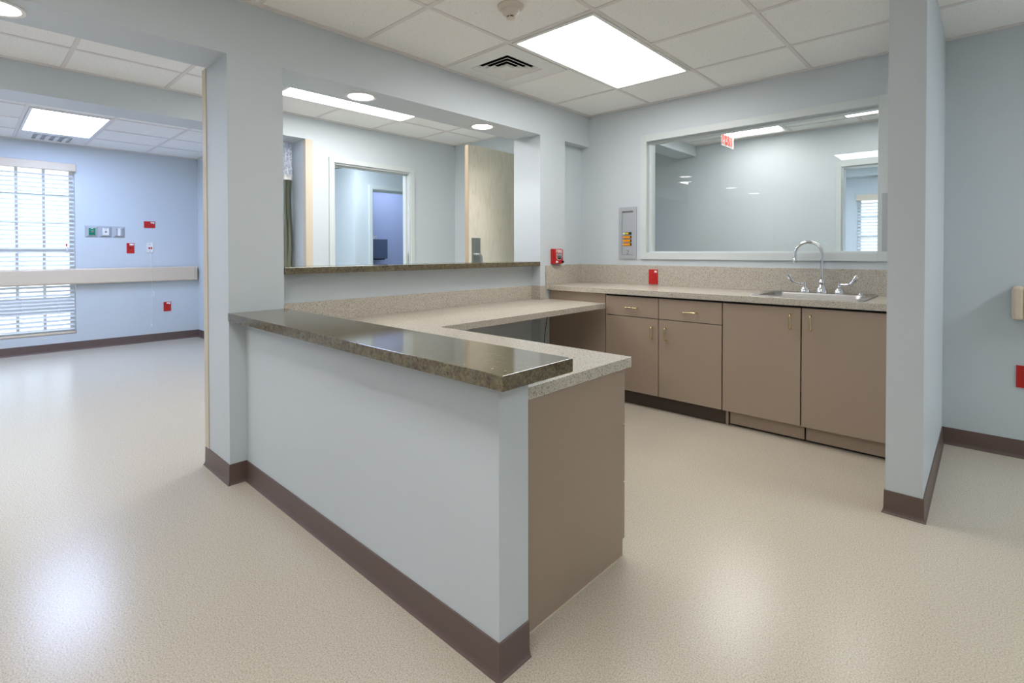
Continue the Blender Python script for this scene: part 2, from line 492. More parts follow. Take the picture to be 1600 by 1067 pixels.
base_loop('baseboard_hall', [(XE, D1[1]+.05), (XE, YB), (XAB, YB)], 'brown coved base at the end of the hall')

# ------------------------------------------------------------------ ceiling grids
def grid(name, x0, x1, y0, y1, xs, ys, label, skip=()):
    b = MB(); w = .012; z0 = ZC-.005; z1 = ZC
    for x in xs:
        if x0 < x < x1: b.box(x-w, x+w, y0, y1, z0, z1)
    for y in ys:
        if not (y0 < y < y1): continue
        cuts = sorted([x0]+[x for x in xs if x0 < x < x1]+[x1])
        for a, c in zip(cuts, cuts[1:]):
            if any(sk[0] < (a+c)/2 < sk[1] and sk[2] < y < sk[3] for sk in skip): continue
            b.box(a+w if a != x0 else a, c-w if c != x1 else c, y-w, y+w, z0, z1)
    m = .02
    b.box(x0, x0+m, y0, y1, z0-.006, z1).box(x1-m, x1, y0, y1, z0-.006, z1).box(x0, x1, y0, y0+m, z0-.006, z1).box(x0, x1, y1-m, y1, z0-.006, z1)
    return struct(b, name, 'tbar', label, 'ceiling grid')
gx = [-2.142+.6135*k for k in range(-1, 12)]; gy = [3.507-.6135*k for k in range(0, 14)]
grid('trim_1', XA, 3.5, -4.0, YB, gx, gy, 'white T-bar grid of the ceiling over the counter', [(-2.14, -1.53, 2.3, 3.48), (-1.52, -.3, -.1, .43)])
hx = [-4.205, -3.595]; hy = [.49+.605*k for k in range(-7, 6)]
grid('trim_2', XE, XAB, -4.0, YB, hx, hy, 'white T-bar grid of the hall ceiling', [(-4.2, -3.6, 1.75, 2.85)])
fx = [-6.13-.61*k for k in range(-1, 3)]; fy = [.405+.61*k for k in range(-7, 3)]
grid('trim_3', XC, XE2, -4.0, YD, fx, fy, 'white T-bar grid of the far room ceiling')
nx_ = [-2.142+.6135*k for k in range(-3, 6)]; ny_ = [5.80-.6135*k for k in range(0, 3)]
grid('trim_4', -2.59, 1.6, YB+.12, YG, nx_, ny_, 'white T-bar grid of the ceiling behind the viewing window')

# ------------------------------------------------------------------ ceiling lights
def troffer(x0, x1, y0, y1, lens, label, group='recessed fluorescent ceiling lights'):
    t = thing('ceiling_light', label, 'ceiling light', ((x0+x1)/2, (y0+y1)/2, ZC-.02), group)
    f = .022
    MB().box(x0, x0+f, y0, y1, ZC-.012, ZC).box(x1-f, x1, y0, y1, ZC-.012, ZC).box(x0+f, x1-f, y0, y0+f, ZC-.012, ZC).box(x0+f, x1-f, y1-f, y1, ZC-.012, ZC).build('frame', 'white', t)
    MB().box(x0+f, x1-f, y0+f, y1-f, ZC-.007, ZC-.001).build('diffuser', lens, t)
    return t
troffer(-2.132, -1.538, 2.295, 3.493, 'lens_x', 'large bright rectangular ceiling light above the floor between counter and sink')
troffer(-1.52, -.31, -.16, .42, 'lens_y', 'ceiling light reflected in the viewing window, above the viewpoint')
troffer(1.60, 2.20, 2.75, 3.95, 'side_fill', 'added cool light panel right of the stub wall, outside the view')  # no lamp known here; added to light the stub wall's right face
M['rear_fill'] = emission('rear_fill_lens', WARM, 6.5, 0)  # for unseen panels added to raise the light in the counter room
troffer(-.905, -.315, -3.0, -1.8, 'rear_fill', 'added unseen light panel near the wall behind the viewpoint')
troffer(1.55, 2.13, -1.4, -.2, 'rear_fill', 'added unseen light panel in the rear right of the counter room')
troffer(-4.19, -3.61, 1.715, 2.925, 'lens_far', 'long ceiling light seen through the serving opening in the hall')
troffer(-4.19, -3.61, -1.9, -.7, 'lens_far', 'ceiling light in the hall left of the wide opening')
troffer(-7.33, -6.14, .42, 1.00, 'lens_cool', 'bright ceiling light in the far room near the window blind')
troffer(-7.33, -6.14, -2.6, -2.02, 'lens_cool', 'ceiling light at the left of the far room, outside the view')
troffer(-2.125, -1.535, 4.60, 5.79, 'lens_next', 'ceiling light behind the exit sign in the room past the viewing window')
M['lens_near'] = emission('window_end_lens', WARM, 5., 0)
troffer(-1.01, -.42, 4.55, 5.74, 'lens_near', 'ceiling light near the right end of the viewing window')
M['end_fill'] = emission('end_fill_lens', (.72, .83, 1.), 42., 1)  # for an added panel that brightens the end room and its blind
troffer(-1.5, -.3, 7.4, 8.0, 'end_fill', 'added unseen light panel in the room past the second doorway')
troffer(-5.95, -5.35, 2.45, 3.55, 'lobby_fill', 'added unseen light panel brightening the lobby behind the white doorway')  # added so that both lobby walls look lit
M['washroom_fill'] = emission('washroom_fill_lens', (.66, .78, 1.), 10., 1)  # for an added panel in place of the washroom's bluish daylight
troffer(-7.2, -6.6, 4.6, 5.2, 'washroom_fill', 'added unseen bluish light panel standing for daylight in the washroom')

def downlight(x, y, label):
    t = thing('downlight', label, 'downlight', (x, y, ZH-.01), 'round downlights under the header')
    n = 40; r0, r1 = .098, .078
    b = MB()
    prof = [(r0, ZH), (r0, ZH-.004), (r0-.004, ZH-.007), (r1+.003, ZH-.005), (r1, ZH-.001), (r1, ZH)]
    rings = [[b.bm.verts.new((x+r*cos(2*pi*i/n), y+r*sin(2*pi*i/n), z)) for i in range(n)] for r, z in prof]
    for a, c in zip(rings, rings[1:]):
        for i in range(n): b.bm.faces.new((a[i], a[(i+1) % n], c[(i+1) % n], c[i]))
    b.build('trim_ring', 'white', t, smooth=True)
    MB().lathe([(r1-.001, ZH-.0005), (r1-.001, ZH-.003)], (x, y, 0), 'z', 40).build('lamp', 'lamp', t)
    li = bpy.data.lights.new('downlight_beam', 'SPOT'); li.energy = 10.; li.color = (1., .97, .93); li.spot_size = radians(125); li.spot_blend = .35; li.shadow_soft_size = .06
    lo = bpy.data.objects.new('downlight_beam', li); COL.objects.link(lo); lo.parent = t; lo.location = Vector((x, y, ZH-.012))-Vector(t.location)
downlight(-2.92, 1.735, 'round downlight under the header, nearer one over the serving opening')
downlight(-2.92, 2.80, 'round downlight under the header near the wooden door')
downlight(-2.92, .10, 'round downlight over the wide hall opening at the left')
downlight(-2.92, -.95, 'round downlight over the wide hall opening, outside the view')

# ------------------------------------------------------------------ air diffusers
def air_diffuser(cx, cy, px0, px1, py0, py1, half, label, recess=True):
    t = thing('air_diffuser', label, 'air vent', (cx, cy, ZC-.02), 'square ceiling air diffusers')
    z0, z1 = ZC-.008, ZC
    b = MB()
    b.box(px0, cx-half, py0, py1, z0, z1).box(cx+half, px1, py0, py1, z0, z1).box(cx-half, cx+half, py0, cy-half, z0, z1).box(cx-half, cx+half, cy+half, py1, z0, z1)
    b.build('face_panel', 'white', t)
    top = ZC+.11 if recess else ZC-.001
    b = MB(); h2 = half-.003
    b.quad((cx-h2, cy-h2, top), (cx+h2, cy-h2, top), (cx+h2, cy+h2, top), (cx-h2, cy+h2, top))
    for sx, sy in ((1, 0), (-1, 0), (0, 1), (0, -1)):
        if sx: b.quad((cx+sx*h2, cy-h2, z0), (cx+sx*h2, cy+h2, z0), (cx+sx*h2, cy+h2, top), (cx+sx*h2, cy-h2, top))
        else: b.quad((cx-h2, cy+sy*h2, z0), (cx+h2, cy+sy*h2, z0), (cx+h2, cy+sy*h2, top), (cx-h2, cy+sy*h2, top))
    b.build('duct_collar', 'black' if recess else 'grey_metal', t)
    if recess:
        for k, s in enumerate((.1745, .138, .100, .062)):
            b = MB(); hi = s-.040; zz = ZC+.012; th = .003
            lo_ = [(-s, -s), (s, -s), (s, s), (-s, s)]; up_ = [(-hi, -hi), (hi, -hi), (hi, hi), (-hi, hi)]
            for i in range(4):
                j = (i+1) % 4
                A = (cx+lo_[i][0], cy+lo_[i][1], z0); B_ = (cx+lo_[j][0], cy+lo_[j][1], z0)
                C_ = (cx+up_[j][0], cy+up_[j][1], zz); D_ = (cx+up_[i][0], cy+up_[i][1], zz)
                b.quad(A, B_, C_, D_)
                b.quad((A[0], A[1], A[2]+th), (B_[0], B_[1], B_[2]+th), (C_[0], C_[1], C_[2]+th), (D_[0], D_[1], D_[2]+th))
                b.quad(A, B_, (B_[0], B_[1], B_[2]+th), (A[0], A[1], A[2]+th))
            b.build('louver', 'white', t)
        MB().box(cx-.034, cx+.034, cy-.034, cy+.034, z0, z0+.012).build('center_plate', 'white', t)
    else:
        for k in range(4):
            yy = cy-half+.05+k*(2*half-.1)/3
            MB().prism([(yy-.02, z0-.006), (yy+.016, z0+.002), (yy+.02, z0), (yy-.016, z0-.008)], cx-half+.01, cx+half-.01, 'x').build('louver', 'white', t)
    return t
air_diffuser(-2.452, 2.585, -2.744, -2.158, 2.288, 2.882, .177, 'square white air diffuser beside the large ceiling light')
air_diffuser(-7.63, .70, -7.90, -7.345, .42, 1.0, .16, 'square air diffuser between ceiling light and window in the far room', False)

# smoke detector
sd = thing('smoke_detector', 'ivory smoke detector on the ceiling near the large light', 'smoke detector', (-1.825, 1.955, ZC-.07))
c = (-1.825, 1.955, 0)
MB().lathe([(.070, ZC), (.070, ZC-.005), (.066, ZC-.012), (.048, ZC-.022), (.047, ZC-.022)], c).build('base_plate', 'smoke', sd, smooth=True)
MB().lathe([(.047, ZC-.020), (.047, ZC-.027), (.040, ZC-.040), (.026, ZC-.052), (.020, ZC-.055)], c).build('housing', 'smoke', sd, smooth=True)
MB().lathe([(.0195, ZC-.054), (.0185, ZC-.062)], c).build('sensor_slot', 'black', sd, smooth=True)
MB().lathe([(.022, ZC-.0615), (.0215, ZC-.065), (.018, ZC-.067)], c).build('cap', 'smoke', sd, smooth=True)
for k in range(6):
    a = k*pi/3
    MB().box(c[0]+.021*cos(a)-.0025, c[0]+.021*cos(a)+.0025, c[1]+.021*sin(a)-.0025, c[1]+.021*sin(a)+.0025, ZC-.063, ZC-.053).build('slot_post', 'smoke', sd)

# ------------------------------------------------------------------ granite ledges and counters
tag(MB().box(XA+.002, -.868, .900, 1.190, .821, .861).build('granite_ledge', 'granite', None, .002), 'polished brown-green granite ledge on top of the white half wall', 'ledge')
tag(MB().box(XAB-.02, XA+.004, 1.182, 3.328, 1.044, 1.081).build('granite_sill', 'granite', None, .002), 'granite sill along the bottom of the serving opening', 'sill')

dk = thing('desk_countertop', 'L-shaped speckled desk countertop behind the granite ledge', 'countertop', (-2.3, 1.9, .722))
MB().prism([(XA, 1.106), (-1.0, 1.106), (-1.0, 1.750), (-2.16, 1.750), (-2.185, 3.424), (XA, 3.424), (XA, 3.33), (XA2, 3.33), (XA2, 1.182), (XA, 1.182)], .722, .762, 'z').build('slab', 'laminate', dk, .002)
MB().box(XA2, XA2+.018, 1.20, 3.312, .762, .878).box(XA2, XA, 3.312, 3.329, .762, .878).box(XA, XA+.014, 3.312, 3.394, .762, .876).box(XA2, XA, 1.182, 1.20, .762, .878).build('backsplash', 'laminate', dk, .001)

SK = (-1.152, -.512, 3.492, 4.018)             # sink rim
ct = thing('sink_countertop', 'speckled laminate countertop with backsplash below the viewing window', 'countertop', (-1.5, 3.7, .837))
b = MB()
Y0 = 3.425
b.box(XA, SK[0]+.02, Y0, YB, .838, .877).box(SK[1]-.02, SX0, Y0, YB, .838, .877).box(SK[0]+.02, SK[1]-.02, Y0, SK[2]+.02, .838, .877).box(SK[0]+.02, SK[1]-.02, SK[3]-.02, YB, .838, .877)
b.box(XA2+.01, XA, 3.675, YB, .838, .877)
b.build('slab', 'laminate', ct)
MB().box(XA2+.012, SX0, YB-.02, YB, .877, 1.046).box(XA2+.01, XA2+.03, 3.675, YB-.02, .877, 1.046).box(XA, XA+.018, 3.395, 3.690, .842, 1.046).build('backsplash', 'laminate', ct, .001)

# ------------------------------------------------------------------ cabinets
def pull(parent, p0, p1, out, mat='brass', r=.0050, stand=.03):
    """wire pull from p0 to p1, standing off along out"""
    p0 = Vector(p0); p1 = Vector(p1); o = Vector(out).normalized()
    d = (p1-p0).normalized(); R_ = .010
    pts = [p0, p0+o*(stand-R_)]
    for k in range(1, 6):
        a = k*pi/12*1.2
        a = min(a, pi/2)
        pts.append(p0+o*(stand-R_+R_*sin(a))+d*(R_-R_*cos(a)))
    for k in range(5, 0, -1):
        a = min(k*pi/12*1.2, pi/2)
        pts.append(p1+o*(stand-R_+R_*sin(a))-d*(R_-R_*cos(a)))
    pts += [p1+o*(stand-R_), p1]
    return MB().tube(pts, r, 10).build('handle', mat, parent, smooth=True)

FD = 3.445                                    # door face
c1 = thing('base_cabinet', 'brown base cabinet with two drawers over two doors, left of the sink', 'cabinet', (-1.745, 3.7, 0), 'brown base cabinets under the sink counter')
MB().box(-2.205, -1.291, FD+.021, 4.02, .10, .836).build('carcass', 'brown', c1)
MB().box(-2.20, -1.291, FD+.055, FD+.075, .0, .10).build('toe_kick', 'brown_dark', c1)
for i, (a, b_) in enumerate(((-2.195, -1.7525), (-1.7475, -1.2955))):
    d = MB().box(a, b_, FD, FD+.019, .676, .822).build('drawer', 'brown', c1, .0012)
    m_ = (a+b_)/2 + (.010 if i == 0 else .012)
    pull(d, (m_-.047, FD, .741), (m_+.047, FD, .741), (0, -1, 0))
    d = MB().box(a, b_, FD, FD+.019, .108, .671).build('door', 'brown', c1, .0012)
    hx_ = -1.797 if i == 0 else -1.691
    pull(d, (hx_, FD, .527), (hx_, FD, .613), (0, -1, 0))
MB().box(-2.2, -1.292, FD+.0195, FD+.022, .10, .836).build('gap_shade', 'black', c1)  # black sheet standing in for shade in the gaps between fronts
c2 = thing('base_cabinet', 'brown base cabinet with two tall doors under the steel sink', 'cabinet', (-.81, 3.7, 0), 'brown base cabinets under the sink counter')
# open topped carcass so the bowl hangs inside
b = MB()
b.box(-1.284, -1.268, FD+.021, 4.02, .10, .836).box(-.352, SX0-.002, FD+.021, 4.02, .02, .836).box(-1.268, -.352, 4.0, 4.02, .10, .836).box(-1.268, -.352, FD+.021, 4.0, .10, .118)
b.build('carcass', 'brown', c2)
for i, (a, b_) in enumerate(((-1.2885, -.8255), (-.8185, -.352))):
    d = MB().box(a, b_, FD, FD+.019, .108, .822).build('door', 'brown', c2, .0012)
    hx_ = -.878 if i == 0 else -.768
    pull(d, (hx_, FD, .695), (hx_, FD, .781), (0, -1, 0))
    a2, b2 = ((-1.255, -.813), (-.803, -.345))[i]
    MB().box(a2, b2, FD+.05, FD+.068, .016, .107).build('toe_board', 'brown', d)
MB().box(-1.285, -.345, FD+.0195, FD+.0215, .11, .836).build('gap_shade', 'black', c2)  # black sheet drawn as the shade behind the door gaps
MB().box(-1.286, -1.268, FD+.052, FD+.08, .0, .10).build('side_end', 'brown', c2)
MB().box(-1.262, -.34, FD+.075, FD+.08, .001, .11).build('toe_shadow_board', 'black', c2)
tag(MB().box(XA+.003, -2.207, FD+.008, FD+.030, .0, .836).build('filler_panel', 'brown', None, .001), 'brown panel closing the knee space at the end of the desk', 'panel')

c3 = thing('drawer_cabinet', 'brown drawer cabinet at the open end of the desk', 'cabinet', (-1.25, 1.42, 0))
MB().box(-1.034, -1.016, 1.107, 1.712, 0, .721).build('end_panel', 'brown', c3)
MB().box(-1.016, -1.0135, 1.107, 1.712, 0, .004).build('caulk_line', 'offwhite', c3)
MB().box(-1.48, -1.036, 1.107, 1.70, .10, .720).build('carcass', 'brown', c3)
MB().box(-1.48, -1.036, 1.63, 1.65, 0, .10).build('toe_kick', 'brown_dark', c3)
for z0, z1 in ((.506, .708), (.284, .500), (.062, .278)):
    d = MB().box(-1.478, -1.0185, 1.7135, 1.732, z0, z1).build('drawer', 'brown', c3, .0012)
    pull(d, (-1.30, 1.732, (z0+z1)/2), (-1.20, 1.732, (z0+z1)/2), (0, 1, 0))

# cable under the desk
pts = []
for k in range(13):
    u = k/12
    pts.append((XA+.05-.0*u, 3.405-.10*sin(u*pi/2)**1, .70-.66*u**1.6))
tag(MB().tube(pts, .0035, 8).build('power_cable', 'cable', None, smooth=True), 'thin black cable hanging in the knee space under the desk', 'cable')

# ------------------------------------------------------------------ sink and faucet
sk = thing('sink', 'stainless steel drop-in sink in the speckled countertop', 'sink', (-.83, 3.75, .70))
def rrect(x0, x1, y0, y1, r, n=6):
    P = []
    for (cx, cy, a0) in ((x1-r, y1-r, 0), (x0+r, y1-r, pi/2), (x0+r, y0+r, pi), (x1-r, y0+r, 1.5*pi)):
        for k in range(n+1):
            a = a0+k*pi/2/n; P.append((cx+r*cos(a), cy+r*sin(a)))
    return P
b = MB()
levels = [
    (rrect(SK[0], SK[1], SK[2], SK[3], .03), .8775),
    (rrect(SK[0]+.002, SK[1]-.002, SK[2]+.002, SK[3]-.002, .03), .8835),
    (rrect(SK[0]+.012, SK[1]-.012, SK[2]+.012, SK[3]-.012, .03), .8845),
    (rrect(SK[0]+.045, SK[1]-.045, SK[2]+.040, SK[3]-.105, .06), .8825),
    (rrect(SK[0]+.052, SK[1]-.052, SK[2]+.047, SK[3]-.112, .06), .872),
    (rrect(SK[0]+.060, SK[1]-.060, SK[2]+.055, SK[3]-.120, .06), .735),
    (rrect(SK[0]+.085, SK[1]-.085, SK[2]+.080, SK[3]-.145, .05), .715),
]
rings = [[b.bm.verts.new((p[0], p[1], z)) for p in P] for P, z in levels]
for a, c_ in zip(rings, rings[1:]):
    n = len(a)
    for i in range(n): b.bm.faces.new((a[i], a[(i+1) % n], c_[(i+1) % n], c_[i]))
b.bm.faces.new(rings[-1])
b.build('basin', 'steel', sk, smooth=True)
MB().lathe([(.042, .716), (.040, .7195), (.020, .7175)], (-.83, 3.72, 0)).build('drain', 'chrome', sk, smooth=True)

fc = thing('faucet', 'chrome gooseneck faucet with two wing handles behind the sink', 'faucet', (-.822, 3.962, .883))
zb = .883; fx_, fy_ = -.822, 3.962
MB().lathe([(.034, zb), (.034, zb+.006), (.030, zb+.030), (.021, zb+.050), (.017, zb+.056), (.021, zb+.066), (.019, zb+.082), (.012, zb+.092)], (fx_, fy_, 0), 'z', 28).build('spout_base', 'chrome', fc, smooth=True)
pts = [(fx_, fy_, zb+.085+.015*k) for k in range(0, 13)]
R_ = .082; zc_ = zb+.265
for k in range(0, 19):
    a = pi*k/18
    pts.append((fx_-R_+R_*cos(a), fy_, zc_+R_*sin(a)*.98))
pts += [(fx_-2*R_-.001, fy_, zc_-.02), (fx_-2*R_-.001, fy_, zc_-.035)]
MB().tube(pts, .0105, 16).build('spout', 'chrome', fc, smooth=True)
MB().lathe([(.0105, zc_-.030), (.013, zc_-.034), (.0135, zc_-.058), (.012, zc_-.061)], (fx_-2*R_-.001, fy_, 0), 'z', 20).build('aerator', 'chrome', fc, smooth=True)
for s, hx_ in ((-1, -.924), (1, -.720)):
    h = MB().lathe([(.031, zb), (.031, zb+.005), (.029, zb+.020), (.021, zb+.036), (.010, zb+.044), (.009, zb+.052), (.011, zb+.054), (.011, zb+.070), (.008, zb+.073)], (hx_, fy_, 0), 'z', 24).build('handle', 'chrome', fc, smooth=True)
    # wing blade lever: thin arm then a flattened upturned paddle
    b = MB(); ring_prev = None
    path = [(0, .062, .006, .006), (.03, .062, .0055, .0055), (.05, .063, .0065, .005), (.066, .069, .0085, .005), (.080, .082, .0115, .0045), (.091, .100, .0135, .004), (.097, .116, .0115, .004), (.099, .125, .006, .003)]
    for i, (u, w, wd, th) in enumerate(path):
        p = Vector((hx_+s*u, fy_-.02*u/.1, zb+w))
        q = path[min(i+1, len(path)-1)]; pr_ = path[max(i-1, 0)]
        t = Vector((s*(q[0]-pr_[0]), 0, q[1]-pr_[1])).normalized(); nrm = Vector((-t.z, 0, t.x))
        ring = [b.bm.verts.new(p+nrm*wd*cos(2*pi*k/12)+Vector((0, 1, 0))*th*sin(2*pi*k/12)) for k in range(12)]
        if ring_prev:
            for k in range(12): b.bm.faces.new((ring_prev[k], ring_prev[(k+1) % 12], ring[(k+1) % 12], ring[k]))
        else: b.bm.faces.new(ring)
        ring_prev = ring
    b.bm.faces.new(ring_prev)
    b.build('lever', 'chrome', h, smooth=True)
MB().lathe([(.022, .883), (.022, .888), (.017, .890), (.017, .898), (.010, .900)], (-.60, 3.955, 0), 'z', 20).build('hole_cover', 'chrome', sk, smooth=True)

# ------------------------------------------------------------------ window frames
def casing(name, x0, x1, z0, z1, w, yface, label):
    b = MB(); t = .018
    b.box(x0-w, x0, yface-t, yface, z0-w, z1+w).box(x1, x1+w, yface-t, yface, z0-w, z1+w).box(x0, x1, yface-t, yface, z1, z1+w).box(x0, x1, yface-t, yface, z0-w, z0)
    return b
w1 = struct(casing('w', WX0, WX1, WZ0, WZ1, .056, YB, ''), 'window_1', 'paint_white', 'large viewing window with white painted casing above the sink', 'window', .002)
b = MB(); g = .022
b.box(WX0, WX0+g, YB+.035, YB+.10, WZ0, WZ1).box(WX1-.006, WX1, YB+.035, YB+.10, WZ0, WZ1).box(WX0+g, WX1-.006, YB+.035, YB+.10, WZ1-.014, WZ1).box(WX0+g, WX1-.006, YB+.035, YB+.10, WZ0, WZ0+.012)
b.build('window_stop', 'paint_white', w1, .001)
MB().box(WX0+g, WX1-.006, YB+.060, YB+.067, WZ0+.012, WZ1-.014).build('glass_pane', 'glass', w1)

def sash_window(name, label, plane, a0, a1, z0, z1, axis, bars_a, bars_z):
    """window with muntins in a wall; axis 'x': wall normal is x (a = y)"""
    f = .045; th = .05
    def bx(b, p, q, r, s):
        if axis == 'x': b.box(plane-th/2, plane+th/2, p, q, r, s)
        else: b.box(p, q, plane-th/2, plane+th/2, r, s)
    b = MB()
    bx(b, a0, a0+f, z0, z1); bx(b, a1-f, a1, z0, z1); bx(b, a0+f, a1-f, z1-f, z1); bx(b, a0+f, a1-f, z0, z0+f)
    w = struct(b, name, 'white', label, 'window')
    b = MB(); th = .02
    for a in bars_a: bx(b, a-.014, a+.014, z0+f, z1-f)
    th = .016
    for z in bars_z: bx(b, a0+f, a1-f, z-(.02 if z == bars_z[len(bars_z)//2] else .013), z+(.02 if z == bars_z[len(bars_z)//2] else .013))
    b.build('muntins', 'white', w)
    b = MB(); th = .005
    bx(b, a0+f, a1-f, z0+f, z1-f)
    b.build('glass_pane', 'glass', w)
    return w
sash_window('window_2', 'far room window with white muntins behind the blind', XC-.115, FW[0], FW[1], FW[2], FW[3], 'x', [.43-.22, .43, .66], [.52, .86, 1.19, 1.51, 1.83])
sash_window('window_3', 'bright window behind the blind in the end room', YH+.115, HW[0], HW[1], HW[2], HW[3], 'y', [-1.13, -.74], [1.1, 1.4, 1.7])

def blind(label, wall, a0, a1, z0, z1, axis, sgn, pitch=.0500):
    """wall: wall face; sgn: direction into the room along the wall normal"""
    ctr = ((wall, (a0+a1)/2, z0) if axis == 'x' else ((a0+a1)/2, wall, z0))
    t = thing('window_blind', label, 'window blind', ctr, 'white horizontal slat blinds')
    def bx(b, n0, n1, p, q, r, s):
        n0, n1 = wall+sgn*n0, wall+sgn*n1
        if axis == 'x': b.box(n0, n1, p, q, r, s)
        else: b.box(p, q, n0, n1, r, s)
    b = MB(); bx(b, -.03, .055, a0-.004, a1+.006, z1-.075, z1+.015); b.build('valance', 'offwhite', t, .006)
    b = MB(); bx(b, -.045, .0, a0+.012, a1-.01, z0+.006, z0+.026); b.build('bottom_rail', 'offwhite', t, .003)
    b = MB(); z = z0+.06; i = 0
    while z < z1-.085:
        low = .42 < z < .66 and axis == 'x'
        ang = radians(44 if low else 24+random.uniform(-2, 2)); half = .025
        dn, dz = half*cos(ang), half*sin(ang); th = .0028
        dyo = random.uniform(-.004, .004)
        # room edge lower
        pr_ = [(-.022+dn, z-dz), (-.022+dn, z-dz+th), (-.022, z+th+.002), (-.022-dn, z+dz+th), (-.022-dn, z+dz), (-.022, z+.002)]
        if axis == 'x': b.prism([(wall+sgn*p, q) for p, q in pr_], a0+.012, a1-.012+dyo, 'y')
        else: b.prism([(wall+sgn*p, q) for p, q in pr_], a0+.012, a1-.012+dyo, 'x')
        z += pitch*(.8 if low else 1); i += 1
    b.build('slats', 'slat', t)
    for a in (a0+.18, (a0+a1)/2+.06, a1-.16):
        b = MB(); bx(b, .0035, .0050, a-.001, a+.001, z0+.02, z1-.07); b.build('ladder_cord', 'white', t)
    return t
tb = blind('white slat blind in the far room behind the bumper rail', XC, FW[0], FW[1], FW[2], FW[3], 'x', 1)
# cord tassels
b = MB().tube([(XC+.008, .845, 2.10), (XC+.009, .845, 1.40), (XC+.009, .848, 1.24)], .0015, 6)
b.build('lift_cord', 'white', tb)
b = MB().lathe([(.004, 1.24), (.010, 1.215), (.012, 1.19), (.006, 1.18)], (XC+.012, .852, 0), 'z', 10); b.build('cord_tassel', 'white', tb, smooth=True)
M['pinkred'] = plain('red_tag', s2l(190, 40, 60), .4)
MB().lathe([(.005, 1.262), (.009, 1.25), (.009, 1.238), (.004, 1.232)], (XC+.012, .846, 0), 'z', 10).build('cord_stop', 'pinkred', tb, smooth=True)
blind('white slat blind glowing in the end room past the viewing window', YH, HW[0], HW[1], HW[2], HW[3], 'y', -1)

# ------------------------------------------------------------------ door frames and doors
def door_frame_x(name, label, xf, y0, y1, zt, depth, w=.05):
    b = MB(); t = .018
    for f in ((xf, xf+t), (xf-depth-t, xf-depth)):
        b.box(f[0], f[1], y0-w, y0, 0, zt+w).box(f[0], f[1], y1, y1+w, 0, zt+w).box(f[0], f[1], y0, y1, zt, zt+w)
    b.box(xf-depth, xf, y0, y0+.015, 0, zt).box(xf-depth, xf, y1-.015, y1, 0, zt).box(xf-depth, xf, y0+.015, y1-.015, zt-.015, zt)
    b.box(xf-depth*.62, xf-depth*.38, y0+.015, y0+.03, 0, zt-.015).box(xf-depth*.62, xf-depth*.38, y1-.03, y1-.015, 0, zt-.015).box(xf-depth*.62, xf-depth*.38, y0+.03, y1-.03, zt-.03, zt-.015)
    return struct(b, name, 'paint_white', label, 'door frame', .0015)
d1 = door_frame_x('door_1', 'white painted door frame in the hall wall', XE, D1[0], D1[1], D1[2], .12)
MB().box(XE-.034, XE-.006, D1[1]-.0175, D1[1]-.0145, 1.02, 1.15).build('strike_plate', 'steel_plate', d1)
door_frame_x('door_2', 'white inner door frame seen through the hall doorway', -6.22, V2[0], V2[1], V2[2], .12)
b = MB(); t = .018; w = .05
for f0, f1 in ((YG-t, YG), (YG+.12, YG+.12+t)):
    b.box(D3[0]-w, D3[0], f0, f1, 0, D3[2]+w).box(D3[1], D3[1]+w, f0, f1, 0, D3[2]+w).box(D3[0], D3[1], f0, f1, D3[2], D3[2]+w)
b.box(D3[0], D3[0]+.015, YG, YG+.12, 0, D3[2]).box(D3[1]-.015, D3[1], YG, YG+.12, 0, D3[2]).box(D3[0]+.015, D3[1]-.015, YG, YG+.12, D3[2]-.015, D3[2])
struct(b, 'door_3', 'paint_white', 'white door frame in the room past the viewing window', 'door frame', .0015)

d4 = struct(MB().box(-3.495, -3.450, 3.136, 4.045, .012, 2.135), 'door_4', 'wood', 'open birch veneer door standing in the hall beside the serving opening', 'door', .0015)
M['wood_edge_shaded'] = plain('birch_edge_shaded', s2l(178, 158, 130), .45)  # darker tone in the colour makes the leaf edge look less lit
MB().box(-3.4952, -3.4498, 3.1325, 3.1362, .012, 2.1345).build('edge_shade', 'wood_edge_shaded', d4)
MB().box(-3.4500, -3.4475, 3.170, 3.280, .96, 1.292).build('pull_plate', 'steel_plate', d4, .0005)
pts = []
X0 = -3.4475; yh = 3.182; yo = 3.272
for p in [(X0, 3.225, 1.135), (X0+.030, 3.225, 1.135)]: pts.append(p)
hp = [(X0, 3.205, 1.140), (X0+.035, 3.205, 1.141)]
for k in range(7):
    a = k*pi/12
    hp.append((X0+.045+.02*sin(a)*0, 3.215+.035*sin(a), 1.141-.035*(1-cos(a))))
hp += [(X0+.045, 3.250, 1.04), (X0+.045, 3.250, 1.0), (X0+.03, 3.250, .985), (X0, 3.250, .98)]
MB().tube(hp, .011, 12).build('pull_handle', 'steel_plate', d4, smooth=True)
for zz in (.30, 1.07, 1.85):
    MB().lathe([(.007, zz-.05), (.007, zz+.05)], (-3.4435, 4.038, 0), 'z', 12).build('hinge', 'steel_plate', d4, smooth=True)

dc = thing('door_closer', 'dark door closer arm at the top of the white doorway', 'door closer', (-4.85, 2.60, 2.0))
MB().box(-4.850, -4.825, 2.64, 2.70, 2.042, 2.07).build('bracket', 'grey_dark', dc)
MB().tube([(-4.838, 2.67, 2.045), (-4.85, 2.665, 2.028), (-4.90, 2.60, 2.016)], .0065, 8).build('forearm', 'grey_dark', dc, smooth=True)
MB().tube([(-4.90, 2.605, 2.012), (-4.97, 2.535, 2.02), (-5.02, 2.515, 2.022)], .0085, 8).build('main_arm', 'grey_dark', dc, smooth=True)

